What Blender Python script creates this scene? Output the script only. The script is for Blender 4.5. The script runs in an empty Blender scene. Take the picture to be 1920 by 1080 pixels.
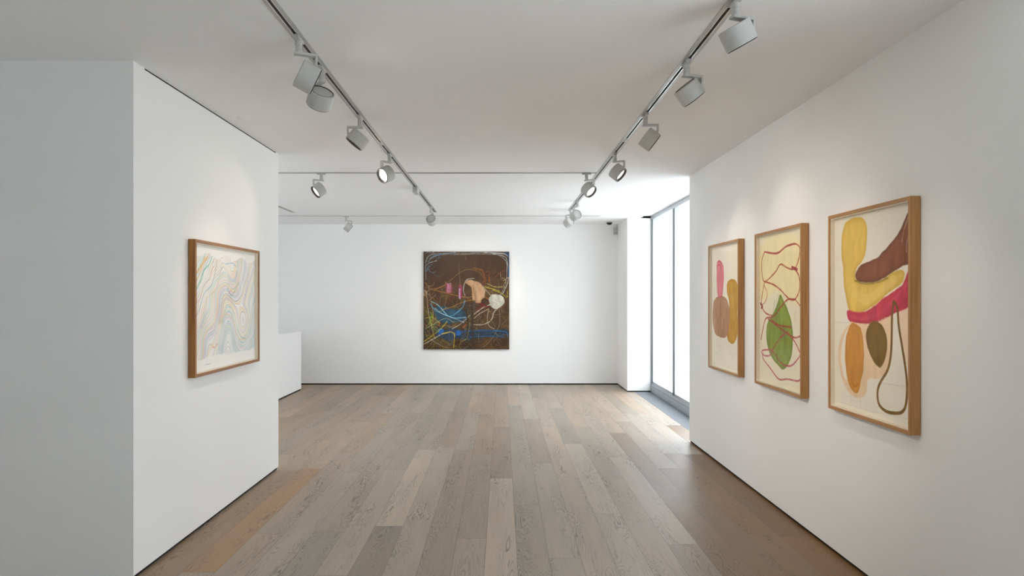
import bpy, bmesh, math, random
import numpy as np
from mathutils import Vector, Matrix

# ------------------------------------------------------------------ camera, sky, exposure
S = bpy.context.scene
COL = S.collection
random.seed(7)
F_PX = 1240.0                      # focal length in pixels of a 1920 px wide frame
H_CAM = 1.633                      # eye height above the floor
CEIL = 3.0
cd = bpy.data.cameras.new('camera'); cam = bpy.data.objects.new('camera', cd); COL.objects.link(cam)
cd.sensor_width = 36.0; cd.lens = 36.0 * F_PX / 1920.0
cd.shift_x = 19.0 / 1920.0; cd.shift_y = 17.5 / 1920.0
cd.clip_start = 0.05; cd.clip_end = 200
cam.location = (0, 0, H_CAM); cam.rotation_euler = (math.pi / 2, 0, 0)
S.camera = cam
S.view_settings.view_transform = 'Standard'; S.view_settings.look = 'None'
S.view_settings.exposure = 0.15; S.view_settings.gamma = 1.0; S.view_settings.use_curve_mapping = False
S.cycles.use_denoising = True
S.cycles.max_bounces = 14; S.cycles.diffuse_bounces = 9; S.cycles.glossy_bounces = 5; S.cycles.transparent_max_bounces = 12
S.cycles.sample_clamp_indirect = 8.0
SKY_STRENGTH = 6.2
SPOT_WATTS = 34.0
w = bpy.data.worlds.new('overcast_sky'); S.world = w; w.use_nodes = True
wn = w.node_tree; bg = wn.nodes['Background']
bg.inputs['Color'].default_value = (0.905, 0.955, 1.0, 1); bg.inputs['Strength'].default_value = SKY_STRENGTH

# ------------------------------------------------------------------ helpers
def srgb(h):
    h = h.lstrip('#'); c = [int(h[i:i + 2], 16) / 255 for i in (0, 2, 4)]
    return tuple(x / 12.92 if x <= .04045 else ((x + .055) / 1.055) ** 2.4 for x in c)

def mat(name, col, rough=.5, metal=0.0, spec=.5):
    m = bpy.data.materials.new(name); m.use_nodes = True
    b = m.node_tree.nodes['Principled BSDF']
    b.inputs['Base Color'].default_value = (*col, 1); b.inputs['Roughness'].default_value = rough
    b.inputs['Metallic'].default_value = metal; b.inputs['Specular IOR Level'].default_value = spec
    return m

def N(m, t, **kw):
    n = m.node_tree.nodes.new(t)
    for k, v in kw.items(): setattr(n, k, v)
    return n

def paint_mat(name, col, rough=.85, bump=.02, scale=180):
    m = mat(name, col, rough, spec=.25); L = m.node_tree.links; b = m.node_tree.nodes['Principled BSDF']
    tc = N(m, 'ShaderNodeTexCoord'); n = N(m, 'ShaderNodeTexNoise'); n.inputs['Scale'].default_value = scale
    n2 = N(m, 'ShaderNodeTexNoise'); n2.inputs['Scale'].default_value = 1.3
    mx = N(m, 'ShaderNodeMix', data_type='RGBA'); bp = N(m, 'ShaderNodeBump'); bp.inputs['Strength'].default_value = bump
    L.new(tc.outputs['Object'], n.inputs['Vector']); L.new(tc.outputs['Object'], n2.inputs['Vector'])
    mx.inputs['A'].default_value = (*[c * .985 for c in col], 1); mx.inputs['B'].default_value = (*[min(1, c * 1.01) for c in col], 1)
    L.new(n2.outputs['Fac'], mx.inputs['Factor']); L.new(mx.outputs['Result'], b.inputs['Base Color'])
    L.new(n.outputs['Fac'], bp.inputs['Height']); L.new(bp.outputs['Normal'], b.inputs['Normal'])
    return m

def wood_mat(name, c1, c2, axis='Z', rough=.42):
    m = mat(name, c1, rough, spec=.4); L = m.node_tree.links; b = m.node_tree.nodes['Principled BSDF']
    tc = N(m, 'ShaderNodeTexCoord'); mp = N(m, 'ShaderNodeMapping')
    mp.inputs['Scale'].default_value = {'Z': (60, 60, 2.5), 'Y': (60, 2.5, 60), 'X': (2.5, 60, 60)}[axis]
    n = N(m, 'ShaderNodeTexNoise'); n.inputs['Scale'].default_value = 1.0; n.inputs['Detail'].default_value = 5
    n.inputs['Distortion'].default_value = .6
    mx = N(m, 'ShaderNodeMix', data_type='RGBA'); mx.inputs['A'].default_value = (*c1, 1); mx.inputs['B'].default_value = (*c2, 1)
    rp = N(m, 'ShaderNodeValToRGB'); rp.color_ramp.elements[0].position = .35; rp.color_ramp.elements[1].position = .68
    L.new(tc.outputs['Object'], mp.inputs['Vector']); L.new(mp.outputs['Vector'], n.inputs['Vector'])
    L.new(n.outputs['Fac'], rp.inputs['Fac']); L.new(rp.outputs['Color'], mx.inputs['Factor'])
    L.new(mx.outputs['Result'], b.inputs['Base Color'])
    return m

def glass_mat(name, tint=(1, 1, 1), refl=1.0):
    m = bpy.data.materials.new(name); m.use_nodes = True; nt = m.node_tree; nt.nodes.clear()
    o = nt.nodes.new('ShaderNodeOutputMaterial'); mx = nt.nodes.new('ShaderNodeMixShader')
    t = nt.nodes.new('ShaderNodeBsdfTransparent'); t.inputs['Color'].default_value = (*tint, 1)
    g = nt.nodes.new('ShaderNodeBsdfGlossy'); g.inputs['Roughness'].default_value = .02
    fr = nt.nodes.new('ShaderNodeFresnel'); fr.inputs['IOR'].default_value = 1.45
    ml = nt.nodes.new('ShaderNodeMath'); ml.operation = 'MULTIPLY'; ml.inputs[1].default_value = refl
    ge = nt.nodes.new('ShaderNodeNewGeometry'); iv = nt.nodes.new('ShaderNodeMath'); iv.operation = 'SUBTRACT'; iv.inputs[0].default_value = 1
    m2 = nt.nodes.new('ShaderNodeMath'); m2.operation = 'MULTIPLY'
    nt.links.new(ge.outputs['Backfacing'], iv.inputs[1]); nt.links.new(fr.outputs[0], m2.inputs[0]); nt.links.new(iv.outputs[0], m2.inputs[1])
    nt.links.new(m2.outputs[0], ml.inputs[0]); nt.links.new(ml.outputs[0], mx.inputs[0])
    nt.links.new(t.outputs[0], mx.inputs[1]); nt.links.new(g.outputs[0], mx.inputs[2]); nt.links.new(mx.outputs[0], o.inputs[0])
    return m

def emit_mat(name, col, st):
    m = bpy.data.materials.new(name); m.use_nodes = True; nt = m.node_tree; nt.nodes.clear()
    o = nt.nodes.new('ShaderNodeOutputMaterial'); e = nt.nodes.new('ShaderNodeEmission')
    e.inputs['Color'].default_value = (*col, 1); e.inputs['Strength'].default_value = st
    nt.links.new(e.outputs[0], o.inputs[0]); return m

def bx(bm, x0, x1, y0, y1, z0, z1, bev=0.0, mi=0):
    vs = [bm.verts.new((x, y, z)) for z in (z0, z1) for y in (y0, y1) for x in (x0, x1)]
    fs = [bm.faces.new([vs[i] for i in q]) for q in
          ((0, 2, 3, 1), (4, 5, 7, 6), (0, 1, 5, 4), (2, 6, 7, 3), (0, 4, 6, 2), (1, 3, 7, 5))]
    for f in fs: f.material_index = mi
    if bev:
        es = list({e for f in fs for e in f.edges})
        r = bmesh.ops.bevel(bm, geom=es, offset=bev, segments=2, affect='EDGES', profile=.7)
        for f in r['faces']: f.material_index = mi

def lathe(bm, prof, seg=40, M=None):
    """surface of revolution about Z from (radius, z) points; radius 0 closes the end"""
    rings = []
    for r, z in prof:
        if r <= 1e-6: rings.append([bm.verts.new((0, 0, z))])
        else: rings.append([bm.verts.new((r * math.cos(2 * math.pi * k / seg), r * math.sin(2 * math.pi * k / seg), z)) for k in range(seg)])
    for a, b in zip(rings[:-1], rings[1:]):
        for k in range(seg):
            k2 = (k + 1) % seg
            if len(a) == 1 and len(b) == 1: continue
            if len(a) == 1: bm.faces.new((a[0], b[k], b[k2]))
            elif len(b) == 1: bm.faces.new((a[k], b[0], a[k2]))
            else: bm.faces.new((a[k], b[k], b[k2], a[k2]))
    if M is not None: bmesh.ops.transform(bm, matrix=M, verts=[v for r in rings for v in r])

def obj(name, bm, m, parent=None, smooth=False):
    bmesh.ops.recalc_face_normals(bm, faces=bm.faces[:])
    me = bpy.data.meshes.new(name); bm.to_mesh(me); bm.free()
    for x in (m if isinstance(m, (list, tuple)) else [m]): me.materials.append(x)
    if smooth:
        for p in me.polygons: p.use_smooth = True
        try: me.set_sharp_from_angle(angle=math.radians(35))
        except Exception: pass
    o = bpy.data.objects.new(name, me); COL.objects.link(o)
    if parent: o.parent = parent
    return o

def box(name, m, x0, x1, y0, y1, z0, z1, parent=None, bev=0.0):
    bm = bmesh.new(); bx(bm, x0, x1, y0, y1, z0, z1, bev); return obj(name, bm, m, parent)

def struct(o): o['kind'] = 'structure'; return o

def thing(name, label, cat, loc=(0, 0, 0), rz=0.0, group=None):
    o = bpy.data.objects.new(name, None); COL.objects.link(o); o.empty_display_size = .1
    o.location = loc; o.rotation_euler = (0, 0, rz); tag(o, label, cat, group); return o

def tag(o, label, cat, group=None):
    o['label'] = label; o['category'] = cat
    if group: o['group'] = group
    return o

# ------------------------------------------------------------------ materials
WHITE = paint_mat('white_wall_paint', srgb('#F3F3F2'))
CEILW = paint_mat('white_ceiling_paint', srgb('#F3F3F3'))
GAP = mat('black_shadow_gap', srgb('#15130F'), .8)
ALU = mat('satin_aluminium', srgb('#BCC1C7'), .4, .45)
ALUD = mat('dark_aluminium_seal', srgb('#777D84'), .5, .2)
STONE = paint_mat('grey_stone_threshold', srgb('#7C8085'), .6, .05, 90)
LAMPW = mat('white_powder_coat', srgb('#BEBEBB'), .45)
RAILG = mat('track_grey_white', srgb('#B9B9B7'), .4, .3)
RAILB = mat('track_bright_edge', srgb('#E9E9E9'), .25, .8)
SLOT = mat('track_dark_slot', srgb('#1E1D1B'), .6)
BLACK = mat('black_baffle', srgb('#1A1816'), .4)
LENS = emit_mat('lit_lamp_lens', (1.0, .9, .76), 14.0)
GLASS = glass_mat('window_glass', (.97, .99, 1.0))
PGLASS = glass_mat('picture_glazing', (1, 1, 1), .3)
OAK = {a: wood_mat('oak_frame_' + a, srgb('#B98B57'), srgb('#A1713F'), a) for a in 'YZ'}
WALNUT = {a: wood_mat('brown_frame_' + a, srgb('#A8743A'), srgb('#7E4F24'), a) for a in 'YZ'}
SPACER = mat('cream_spacer', srgb('#E8DCC8'), .7)
PAVE = paint_mat('pale_pavement', srgb('#E8E8E6'), .9, .05, 30)
FACADE = paint_mat('pale_render_facade', srgb('#E4E5E6'), .9, .05, 30)

# ------------------------------------------------------------------ the room shell
XL, XR, XW = -2.128, 2.122, 2.57         # partition face, right wall face, window plane
YB, YP, YE = 12.38, 11.41, 7.486         # back wall, pier front, end of the right wall
G = 0.022                                # height of the dark shadow gap at the floor
WX1 = 2.95                               # outer face of the right-hand walls

# floor boards: one mesh, each board a face with its own tone, plus painted shading at the sides
def floor_mat():
    m = mat('grey_brown_oak_boards', (.3, .24, .19), .4); nt = m.node_tree; L = nt.links; b = nt.nodes['Principled BSDF']
    uv = N(m, 'ShaderNodeUVMap'); at = N(m, 'ShaderNodeAttribute', attribute_name='tone')
    sp = N(m, 'ShaderNodeSeparateColor'); L.new(at.outputs['Color'], sp.inputs[0])
    def mapped(sx, sy):
        mp = N(m, 'ShaderNodeMapping'); mp.inputs['Scale'].default_value = (sx, sy, 1); L.new(uv.outputs[0], mp.inputs['Vector']); return mp
    def math_(op, a, b_):
        n = N(m, 'ShaderNodeMath', operation=op)
        for i, v in enumerate((a, b_)):
            if isinstance(v, (int, float)): n.inputs[i].default_value = v
            elif v is not None: L.new(v, n.inputs[i])
        return n.outputs[0]
    def noise(mp, det=2, dist=0.0):
        n = N(m, 'ShaderNodeTexNoise'); n.inputs['Scale'].default_value = 1; n.inputs['Detail'].default_value = det
        n.inputs['Distortion'].default_value = dist; L.new(mp.outputs[0], n.inputs['Vector']); return n.outputs['Fac']
    # cathedral growth rings: contour lines of a stretched noise field
    field = noise(mapped(9, 1.35), 2.5, .35)
    rings = math_('SINE', math_('MULTIPLY', field, 120.0), None)
    r1 = N(m, 'ShaderNodeMapRange'); L.new(rings, r1.inputs['Value'])
    r1.inputs['From Min'].default_value = .35; r1.inputs['From Max'].default_value = 1.0
    mask = N(m, 'ShaderNodeMapRange'); L.new(noise(mapped(7, .9), 3), mask.inputs['Value'])
    mask.inputs['From Min'].default_value = .43; mask.inputs['From Max'].default_value = .66
    lines = math_('MULTIPLY', r1.outputs[0], mask.outputs[0])
    streak = noise(mapped(120, 2.2), 4)
    blot = noise(mapped(5, 1.1), 4, .5)
    # board colour
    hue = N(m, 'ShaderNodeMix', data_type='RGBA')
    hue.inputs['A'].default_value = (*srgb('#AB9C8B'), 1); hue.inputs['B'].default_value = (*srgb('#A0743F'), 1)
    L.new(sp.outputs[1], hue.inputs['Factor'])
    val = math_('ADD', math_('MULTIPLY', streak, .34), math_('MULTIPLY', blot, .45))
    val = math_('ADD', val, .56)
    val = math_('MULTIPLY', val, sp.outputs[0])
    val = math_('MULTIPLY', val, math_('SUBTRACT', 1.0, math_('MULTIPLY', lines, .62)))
    sc = N(m, 'ShaderNodeVectorMath', operation='SCALE'); L.new(hue.outputs['Result'], sc.inputs[0]); L.new(val, sc.inputs['Scale'])
    L.new(sc.outputs[0], b.inputs['Base Color'])
    rg = math_('ADD', math_('MULTIPLY', blot, .16), .36)
    L.new(rg, b.inputs['Roughness']); b.inputs['Specular IOR Level'].default_value = .95
    bp = N(m, 'ShaderNodeBump'); bp.inputs['Strength'].default_value = .08; bp.inputs['Distance'].default_value = .002
    L.new(math_('SUBTRACT', streak, lines), bp.inputs['Height']); L.new(bp.outputs[0], b.inputs['Normal'])
    return m

def build_floor():
    W, LEN, g = .2, 2.37, .0009
    rnd = random.Random(11)
    verts, faces, tone, uvs = [], [], [], []
    X_in = 2.30
    def plank(x0, x1, y0, y1, t, h, s):
        i = len(verts); verts.extend([(x0 + g, y0 + g, 0), (x1 - g, y0 + g, 0), (x1 - g, y1 - g, 0), (x0 + g, y1 - g, 0)])
        faces.append((i, i + 1, i + 2, i + 3)); su, sv = s * 37.0, s * 91.0
        for (x, y) in ((x0, y0), (x1, y0), (x1, y1), (x0, y1)):
            uvs.append((x - x0 + su, y + sv)); tone.append((t, h, s, 1))
    k0 = -25
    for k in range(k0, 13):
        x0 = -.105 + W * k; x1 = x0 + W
        if x0 >= X_in: continue
        x1 = min(x1, X_in)
        fixed = {-4: 4.72, -9: 3.93, 0: 3.595, -1: 6.85, 1: 5.2}.get(k)
        st = (fixed if fixed is not None else rnd.uniform(0, LEN)) - LEN * 6
        y = st; n = 0
        while y < 12.5:
            a, b_ = max(y, -5.2), min(y + LEN, 12.5)
            if b_ > a + .02:
                t = rnd.gauss(.98, .09); t = min(1.22, max(.76, t)); h = max(0, rnd.gauss(.10, .11))
                if k == -4 and abs(y - 4.72) < .1: t, h = 1.3, .05
                if k == 0 and abs(y - 3.595) < .1: t, h = 1.22, .04
                if k == -9 and abs(y - 3.93) < .1: t, h = 1.12, .85
                if k == -10 and y < 6 and y > 2: t, h = .88, .62  # column beside the partition browned: lack of reflection painted into its hue
                if k == -4 and abs(y - 4.72 + LEN) < .1: t, h = .74, .1
                if k <= -8 and h < .5: h += .2  # left boards warmed, missing reflected light put into the colour
                if k >= 7 and y < 6.2: h += .38 + .14 * (k - 6); t *= .66  # right foreground boards browned and darkened, weaker sheen painted in
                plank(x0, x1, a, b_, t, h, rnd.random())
            y += LEN
    i = len(verts); verts.extend([(-6.2, -5.2, -.004), (3.0, -5.2, -.004), (3.0, 12.6, -.004), (-6.2, 12.6, -.004)])
    faces.append((i, i + 1, i + 2, i + 3)); uvs += [(0, 0)] * 4; tone += [(.15, .1, 0, 1)] * 4
    i = len(verts)
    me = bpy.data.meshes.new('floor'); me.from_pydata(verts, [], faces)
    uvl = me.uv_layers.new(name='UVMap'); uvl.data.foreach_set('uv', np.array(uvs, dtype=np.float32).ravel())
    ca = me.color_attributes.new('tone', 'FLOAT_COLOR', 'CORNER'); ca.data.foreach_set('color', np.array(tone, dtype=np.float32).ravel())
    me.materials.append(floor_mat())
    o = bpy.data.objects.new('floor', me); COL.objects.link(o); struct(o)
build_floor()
struct(box('floor_bounce', paint_mat('pale_bounce_floor', srgb('#D6D4CF'), .6, .05, 60), -4.2, XW + .3, -5.2, 1.7, -.02, .0015))  # unseen pale floor added to bounce light onto the near ceiling
struct(box('floor_threshold', STONE, 2.3, XW, YE - .02, YP + .02, -.05, .001))

def wall(side, x0, x1, y0, y1, z0=G, z1=CEIL + .06):
    return struct(box('wall_' + side, WHITE, x0, x1, y0, y1, z0, z1))
def gapbar(side, x0, x1, y0, y1, inset=.012):
    return struct(box('baseboard_' + side, GAP, x0 + inset, x1 - inset, y0 + inset, y1 - inset, -.003, G + .003))
wall('back', -6.2, 3.2, YB, YB + .25); gapbar('back', -6.2, 3.2, YB, YB + .25)
wall('pier', 2.165, XW - .002, YP, YB - .0005); gapbar('pier', 2.165, XW - .002, YP, YB + .1)
wall('right', XR, WX1, 2.45, YE); gapbar('right', XR, WX1, 2.45, YE)
wall('partition', -4.2, XL, 3.82, 6.298); gapbar('partition', -4.3, XL, 3.82, 6.298)
wall('left', -4.45, -4.2, -5.2, 6.298, -.01); wall('left_rear', -6.4, -6.2, 8.45, 12.6, -.01)
wall('left_corner', -6.4, -6.2, 6.0, 6.55, -.01)
wall('connecting', -6.3, -4.2, 6.1, 6.298, -.01)
wall('behind', -4.45, 3.2, -5.4, -5.2, -.01); wall('right_near', XR, WX1, -5.3, -.1, -.01)
wall('window_jamb', 2.575, WX1, YP - .001, YB + .1, -.01)

# ceiling: sheet with real grooves for the recessed tracks and a raised pocket along the window
HW = .029
GROOVES = [(-1.07 - HW, -1.07 + HW, -4.4, 10.62), (1.07 - HW, 1.07 + HW, -4.4, 10.45), (-3.35 - HW, -3.35 + HW, 6.7, 10.66),
           (-4.6, 1.07 - HW, 7.26 - HW, 7.26 + HW), (-5.6, 1.65, 11.1 - HW, 11.1 + HW)]
POCKET = (2.39, 3.05, YE, YP)
def build_ceiling():
    xs = sorted({-6.3, 3.05, *[g[0] for g in GROOVES], *[g[1] for g in GROOVES], POCKET[0]})
    ys = sorted({-5.3, 12.5, *[g[2] for g in GROOVES], *[g[3] for g in GROOVES], POCKET[2], POCKET[3]})
    def z(cx, cy):
        if POCKET[0] < cx < POCKET[1] and POCKET[2] < cy < POCKET[3]: return CEIL + .035
        for g in GROOVES:
            if g[0] < cx < g[1] and g[2] < cy < g[3]: return CEIL + .04
        return CEIL
    bm = bmesh.new(); nx, ny = len(xs) - 1, len(ys) - 1
    Z = [[z((xs[i] + xs[i + 1]) / 2, (ys[j] + ys[j + 1]) / 2) for j in range(ny)] for i in range(nx)]
    def q(*p): bm.faces.new([bm.verts.new(v) for v in p])
    for i in range(nx):
        for j in range(ny):
            x0, x1, y0, y1, h = xs[i], xs[i + 1], ys[j], ys[j + 1], Z[i][j]
            q((x0, y0, h), (x0, y1, h), (x1, y1, h), (x1, y0, h))
            if i + 1 < nx and Z[i + 1][j] != h: g = Z[i + 1][j]; q((x1, y0, h), (x1, y1, h), (x1, y1, g), (x1, y0, g))
            if j + 1 < ny and Z[i][j + 1] != h: g = Z[i][j + 1]; q((x0, y1, h), (x1, y1, h), (x1, y1, g), (x0, y1, g))
    bmesh.ops.remove_doubles(bm, verts=bm.verts[:], dist=1e-5)
    bx(bm, -6.4, 3.2, -5.4, 12.7, CEIL + .06, CEIL + .3)
    struct(obj('ceiling', bm, CEILW))
build_ceiling()
struct(box('slot_shade_1', GAP, XL - .02, XL + .0012, 3.94, 6.22, CEIL - .011, CEIL - .003))   # dark strip painted as the shaded slot at the partition head

# windows: aluminium frame, panes and a mullion every bay
def window(n, y0, y1, mullions, head=CEIL + .03, xw=XW, sgn=1):
    root = bpy.data.objects.new('window_%d' % n, None); COL.objects.link(root); struct(root)
    root.location.x = xw; root.scale.x = sgn
    xa, xb = 0.0, .10
    bm = bmesh.new()
    bx(bm, xa, xb, y0, y1, .0, .15, .004)                       # bottom rail
    bx(bm, xa + .02, xb, y0, y1, .15, .185, .003)
    bx(bm, xa + .01, xb, y0, y1, head - .06, head + .02, .003)  # head rail
    obj('window_rail', bm, ALU, root)
    bm = bmesh.new(); bx(bm, xa - .004, xa + .004, y0, y1, .108, .113); bx(bm, xa + .016, xa + .024, y0, y1, .176, .181)
    obj('window_seal', bm, ALUD, root)
    for k, my in enumerate([y0 + .03, *mullions, y1 - .03]):
        bm = bmesh.new(); edge = k in (0, len(mullions) + 1)
        hw = .03 if edge else .05
        bx(bm, xa + .02, xb, my - hw, my + hw, .15, head - .05, .003)
        f = obj('window_mullion', bm, ALU, root)
        bm = bmesh.new(); s = .008
        bx(bm, xa + .012, xa + .022, my - hw + .01, my - hw + .01 + s, .16, head - .06)
        bx(bm, xa + .012, xa + .022, my + hw - .018, my + hw - .018 + s, .16, head - .06)
        obj('seal', bm, ALUD, f)
    ed = [y0 + .06, *mullions, y1 - .06]
    for a, b in zip(ed[:-1], ed[1:]):
        aa = a + (.05 if a in mullions else 0); bb = b - (.05 if b in mullions else 0)
        bm = bmesh.new(); bx(bm, xa + .055, xa + .061, aa, bb, .18, head - .055); obj('window_pane', bm, GLASS, root)
window(1, YE, YP, [8.55, 9.96])
window(2, -.1, 2.45, [1.2], CEIL)
window(3, 6.55, 8.45, [7.5], CEIL, -6.22, -1)  # unseen window added to brighten the rear left area

# the street outside the glass
struct(box('ground_outside', PAVE, 2.9, 17, -12, 26, -.3, -.06))
bm = bmesh.new(); bx(bm, 16.0, 16.6, -12, 26, -.1, 6)
for y in range(-11, 26, 3):
    bx(bm, 15.86, 16.0, y, y + .35, -.1, 6)
struct(obj('wall_outside', bm, FACADE))

# ------------------------------------------------------------------ low reception block behind the partition
def reception():
    t = thing('reception_desk', 'low white block desk half hidden behind the left partition, against the rear floor', 'desk', (-3.54, 10.2, 0))
    bm = bmesh.new(); bx(bm, -1.15, 0, -1.6, 1.47, G, 1.035, .003)
    bx(bm, -1.15, -1.10, -1.6, 1.47, 1.035, 1.04)
    obj('desk_body', bm, WHITE, t)
    bm = bmesh.new(); bx(bm, -1.14, -.012, -1.59, 1.458, 0, G + .002); obj('plinth', bm, GAP, t)
reception()

# ------------------------------------------------------------------ recessed lighting tracks
def track(label, x0, x1, y0, y1, along, cuts=()):
    """channel with white flanges, bright inner lips and a dark slot; cuts are crossings where the run is interrupted"""
    a0, a1 = (y0, y1) if along == 'Y' else (x0, x1)
    c = (x0 + x1) / 2 if along == 'Y' else (y0 + y1) / 2
    segs, s = [], a0
    for q in cuts: segs.append((s, q - .034)); s = q + .034
    segs.append((s, a1))
    t = thing('lighting_track', label, 'track', (c, (y0 + y1) / 2, CEIL) if along == 'Y' else ((x0 + x1) / 2, c, CEIL), 0, 'recessed lighting tracks')
    ox, oy = t.location.x, t.location.y
    def strip(bm, o0, o1, z0, z1):
        for p, q in segs:
            if along == 'Y': bx(bm, o0, o1, p - oy, q - oy, z0, z1)
            else: bx(bm, p - ox, q - ox, o0, o1, z0, z1)
    bm = bmesh.new()
    for sg in (-1, 1):
        a, b = sorted((sg * .0125, sg * (HW + .003))); strip(bm, a, b, -.003, .001)
        a, b = sorted((sg * .0125, sg * (HW - .001))); strip(bm, a, b, .001, .034)
    obj('track_channel', bm, RAILG, t)
    bm = bmesh.new()
    for sg in (-1, 1):
        a, b = sorted((sg * .0085, sg * .0125)); strip(bm, a, b, -.0045, .03)
    obj('track_lip', bm, RAILB, t)
    bm = bmesh.new(); strip(bm, -.0085, .0085, .002, .034); obj('track_slot', bm, SLOT, t)
track('long recessed track running down the left half of the ceiling', -1.07 - HW, -1.07 + HW, -4.3, 10.615, 'Y')
track('long recessed track running down the right half of the ceiling', 1.07 - HW, 1.07 + HW, -4.3, 10.445, 'Y')
track('short end of a recessed track emerging from behind the left partition', -3.35 - HW, -3.35 + HW, 6.72, 10.655, 'Y')
track('nearer cross track joining the two long ceiling tracks', -4.5, 1.07 - HW - .006, 7.26 - HW, 7.26 + HW, 'X', (-3.35, -1.07))
track('farther cross track, a thin line close to the rear wall', -5.5, 1.645, 11.1 - HW, 11.1 + HW, 'X')

# ------------------------------------------------------------------ track spotlights
def spot_head(parent, tilt, R=.075, LH=.047):
    """head group: short drum along its own -Z, built already tilted; returns drum centre and direction in fixture space"""
    p = Vector((math.cos(tilt), 0, -math.sin(tilt))); u = Vector((math.sin(tilt), 0, math.cos(tilt)))
    P = Vector((.088, 0, -.138)); c = P - u * .078 - p * .015
    rot = Vector((0, 0, -1)).rotation_difference(p).to_matrix().to_4x4()
    M = Matrix.Translation(c) @ rot
    bm = bmesh.new()                                    # drum, open at the front (local -z)
    lathe(bm, [(0, LH - .004), (R - .012, LH - .004), (R - .010, LH), (R - .003, LH), (R, LH - .003), (R, -LH + .002), (R - .0015, -LH), (R - .005, -LH), (R - .006, -LH + .012)], 48, M)
    drum = obj('lamp_head', bm, LAMPW, parent, True)
    bm = bmesh.new()
    lathe(bm, [(R - .0045, -LH + .004), (R - .0045, -LH - .0042), (R - .009, -LH - .0042), (R - .012, -LH + .004), (.053, -LH + .016), (.052, -LH + .02), (R - .007, -LH + .03), (R - .0045, -LH + .004)], 48, M)
    lathe(bm, [(R - .0125, LH + .0006), (R - .0095, LH + .0006), (R - .0095, LH - .003), (R - .0125, LH - .003), (R - .0125, LH + .0006)], 48, M)
    obj('baffle_ring', bm, BLACK, drum, True)
    bm = bmesh.new(); lathe(bm, [(0, -LH + .013), (.03, -LH + .0135), (.0535, -LH + .0165), (.0535, -LH + .022), (0, -LH + .022)], 40, M)
    obj('lens', bm, LENS, drum, True)
    bm = bmesh.new()                                    # small hinge between the arm and the drum
    bx(bm, .080, .095, -.012, .012, -.143, -.125, .002)
    lathe(bm, [(0, -.019), (.007, -.019), (.007, .019), (0, .019)], 16, Matrix.Translation(P + Vector((0, 0, .003))) @ Matrix.Rotation(math.pi / 2, 4, 'X'))
    obj('hinge', bm, LAMPW, parent, True)
    return c, p

def spotlight(x, y, direction, label, along='Y', watts=1.0, arm=1):
    d = Vector(direction).normalized(); pan = math.atan2(d.y, d.x); tilt = math.asin(-d.z)
    t = thing('track_spotlight', label, 'spotlight', (x, y, CEIL), pan, 'white drum spotlights on the ceiling tracks')
    bm = bmesh.new()                                    # adapter sits in the slot, keeps the track's direction
    bx(bm, -.05, .05, -.0155, .0155, -.020, -.0046, .003); bx(bm, -.045, .045, -.0078, .0078, -.0046, .0015)
    if True:
        a = (math.pi / 2 if along == 'Y' else 0) - pan
        bmesh.ops.rotate(bm, cent=(0, 0, 0), matrix=Matrix.Rotation(a, 3, 'Z'), verts=bm.verts[:])
    obj('adapter', bm, LAMPW, t)
    bm = bmesh.new()
    lathe(bm, [(0, -.019), (.0185, -.019), (.0185, -.045), (.0165, -.047), (.0165, -.051), (.0185, -.053), (.0185, -.079), (.0175, -.080), (0, -.080)], 28)
    obj('swivel_stem', bm, LAMPW, t, True)
    bm = bmesh.new()
    bx(bm, -.022, .096, -.019, .019, -.092, -.079, .0025); bx(bm, .084, .096, -.019, .019, -.132, -.090, .0025)
    obj('bracket_arm', bm, LAMPW, t)
    c, p = spot_head(t, tilt)
    ld = bpy.data.lights.new('lamp_beam', 'SPOT'); ld.energy = SPOT_WATTS * watts; ld.color = (1.0, .88, .74)
    ld.spot_size = math.radians(58); ld.spot_blend = 1.0; ld.shadow_soft_size = .04
    lo = bpy.data.objects.new('lamp_beam', ld); COL.objects.link(lo); lo.parent = t
    lo.location = c + p * .052; lo.rotation_euler = Vector((0, 0, -1)).rotation_difference(p).to_euler()

XT = 1.07
spotlight(-XT, 2.2, (.80, .60, -.40), 'added white spotlight on the left track, out of view, brightening the right wall', watts=1.4)  # extra out-of-view lamp, added to wash the right wall
spotlight(-XT, 3.48, (.86, .40, -.42), 'first visible spotlight on the left track, drum turned towards the right wall', watts=3.0)
spotlight(-XT, 3.93, (-.40, .55, -.73), 'spotlight overlapping the nearest one on the left track, drum pointing steeply down', watts=.42)
spotlight(-XT, 4.99, (-.62, -.07, -.78), 'spotlight with dark rim facing down left, third along the left track', watts=.42)
spotlight(-XT, 6.29, (-.60, -.68, -.42), 'brightly lit spotlight whose round lens faces the camera on the left track', watts=.42)
spotlight(-XT, 9.97, (.15, .88, -.44), 'spotlight at the far end of the left track, seen from behind')
spotlight(XT, 3.03, (.5, .166, -.87), 'nearest and largest spotlight on the right track, at the top edge', watts=.45)
spotlight(XT, 3.83, (.62, .15, -.75), 'second spotlight from the camera on the right track, drum tilted right', watts=.28)
spotlight(XT, 4.93, (.79, -.06, -.61), 'spotlight seen exactly side on, third along the right track', watts=.28)
spotlight(XT, 6.26, (.66, -.30, -.62), 'lit spotlight on the right track just before the cross track', watts=.45)
spotlight(XT, 9.34, (-.47, .82, -.33), 'whitish spotlight seen from behind, last but one on the right track')
spotlight(XT, 10.28, (-.62, .66, -.42), 'spotlight at the far end of the right track, turned left to the rear wall')
spotlight(-1.98, 7.26, (-.7, -.456, -.62), 'lit spotlight on the nearer cross track beside the left partition', 'X', watts=.5)
spotlight(.93, 7.26, (.55, -.48, -.62), 'lit spotlight on the nearer cross track next to the right long track', 'X', watts=.6)
spotlight(-2.61, 11.1, (.75, .25, -.6), 'small spotlight alone on the farther cross track', 'X')

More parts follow.
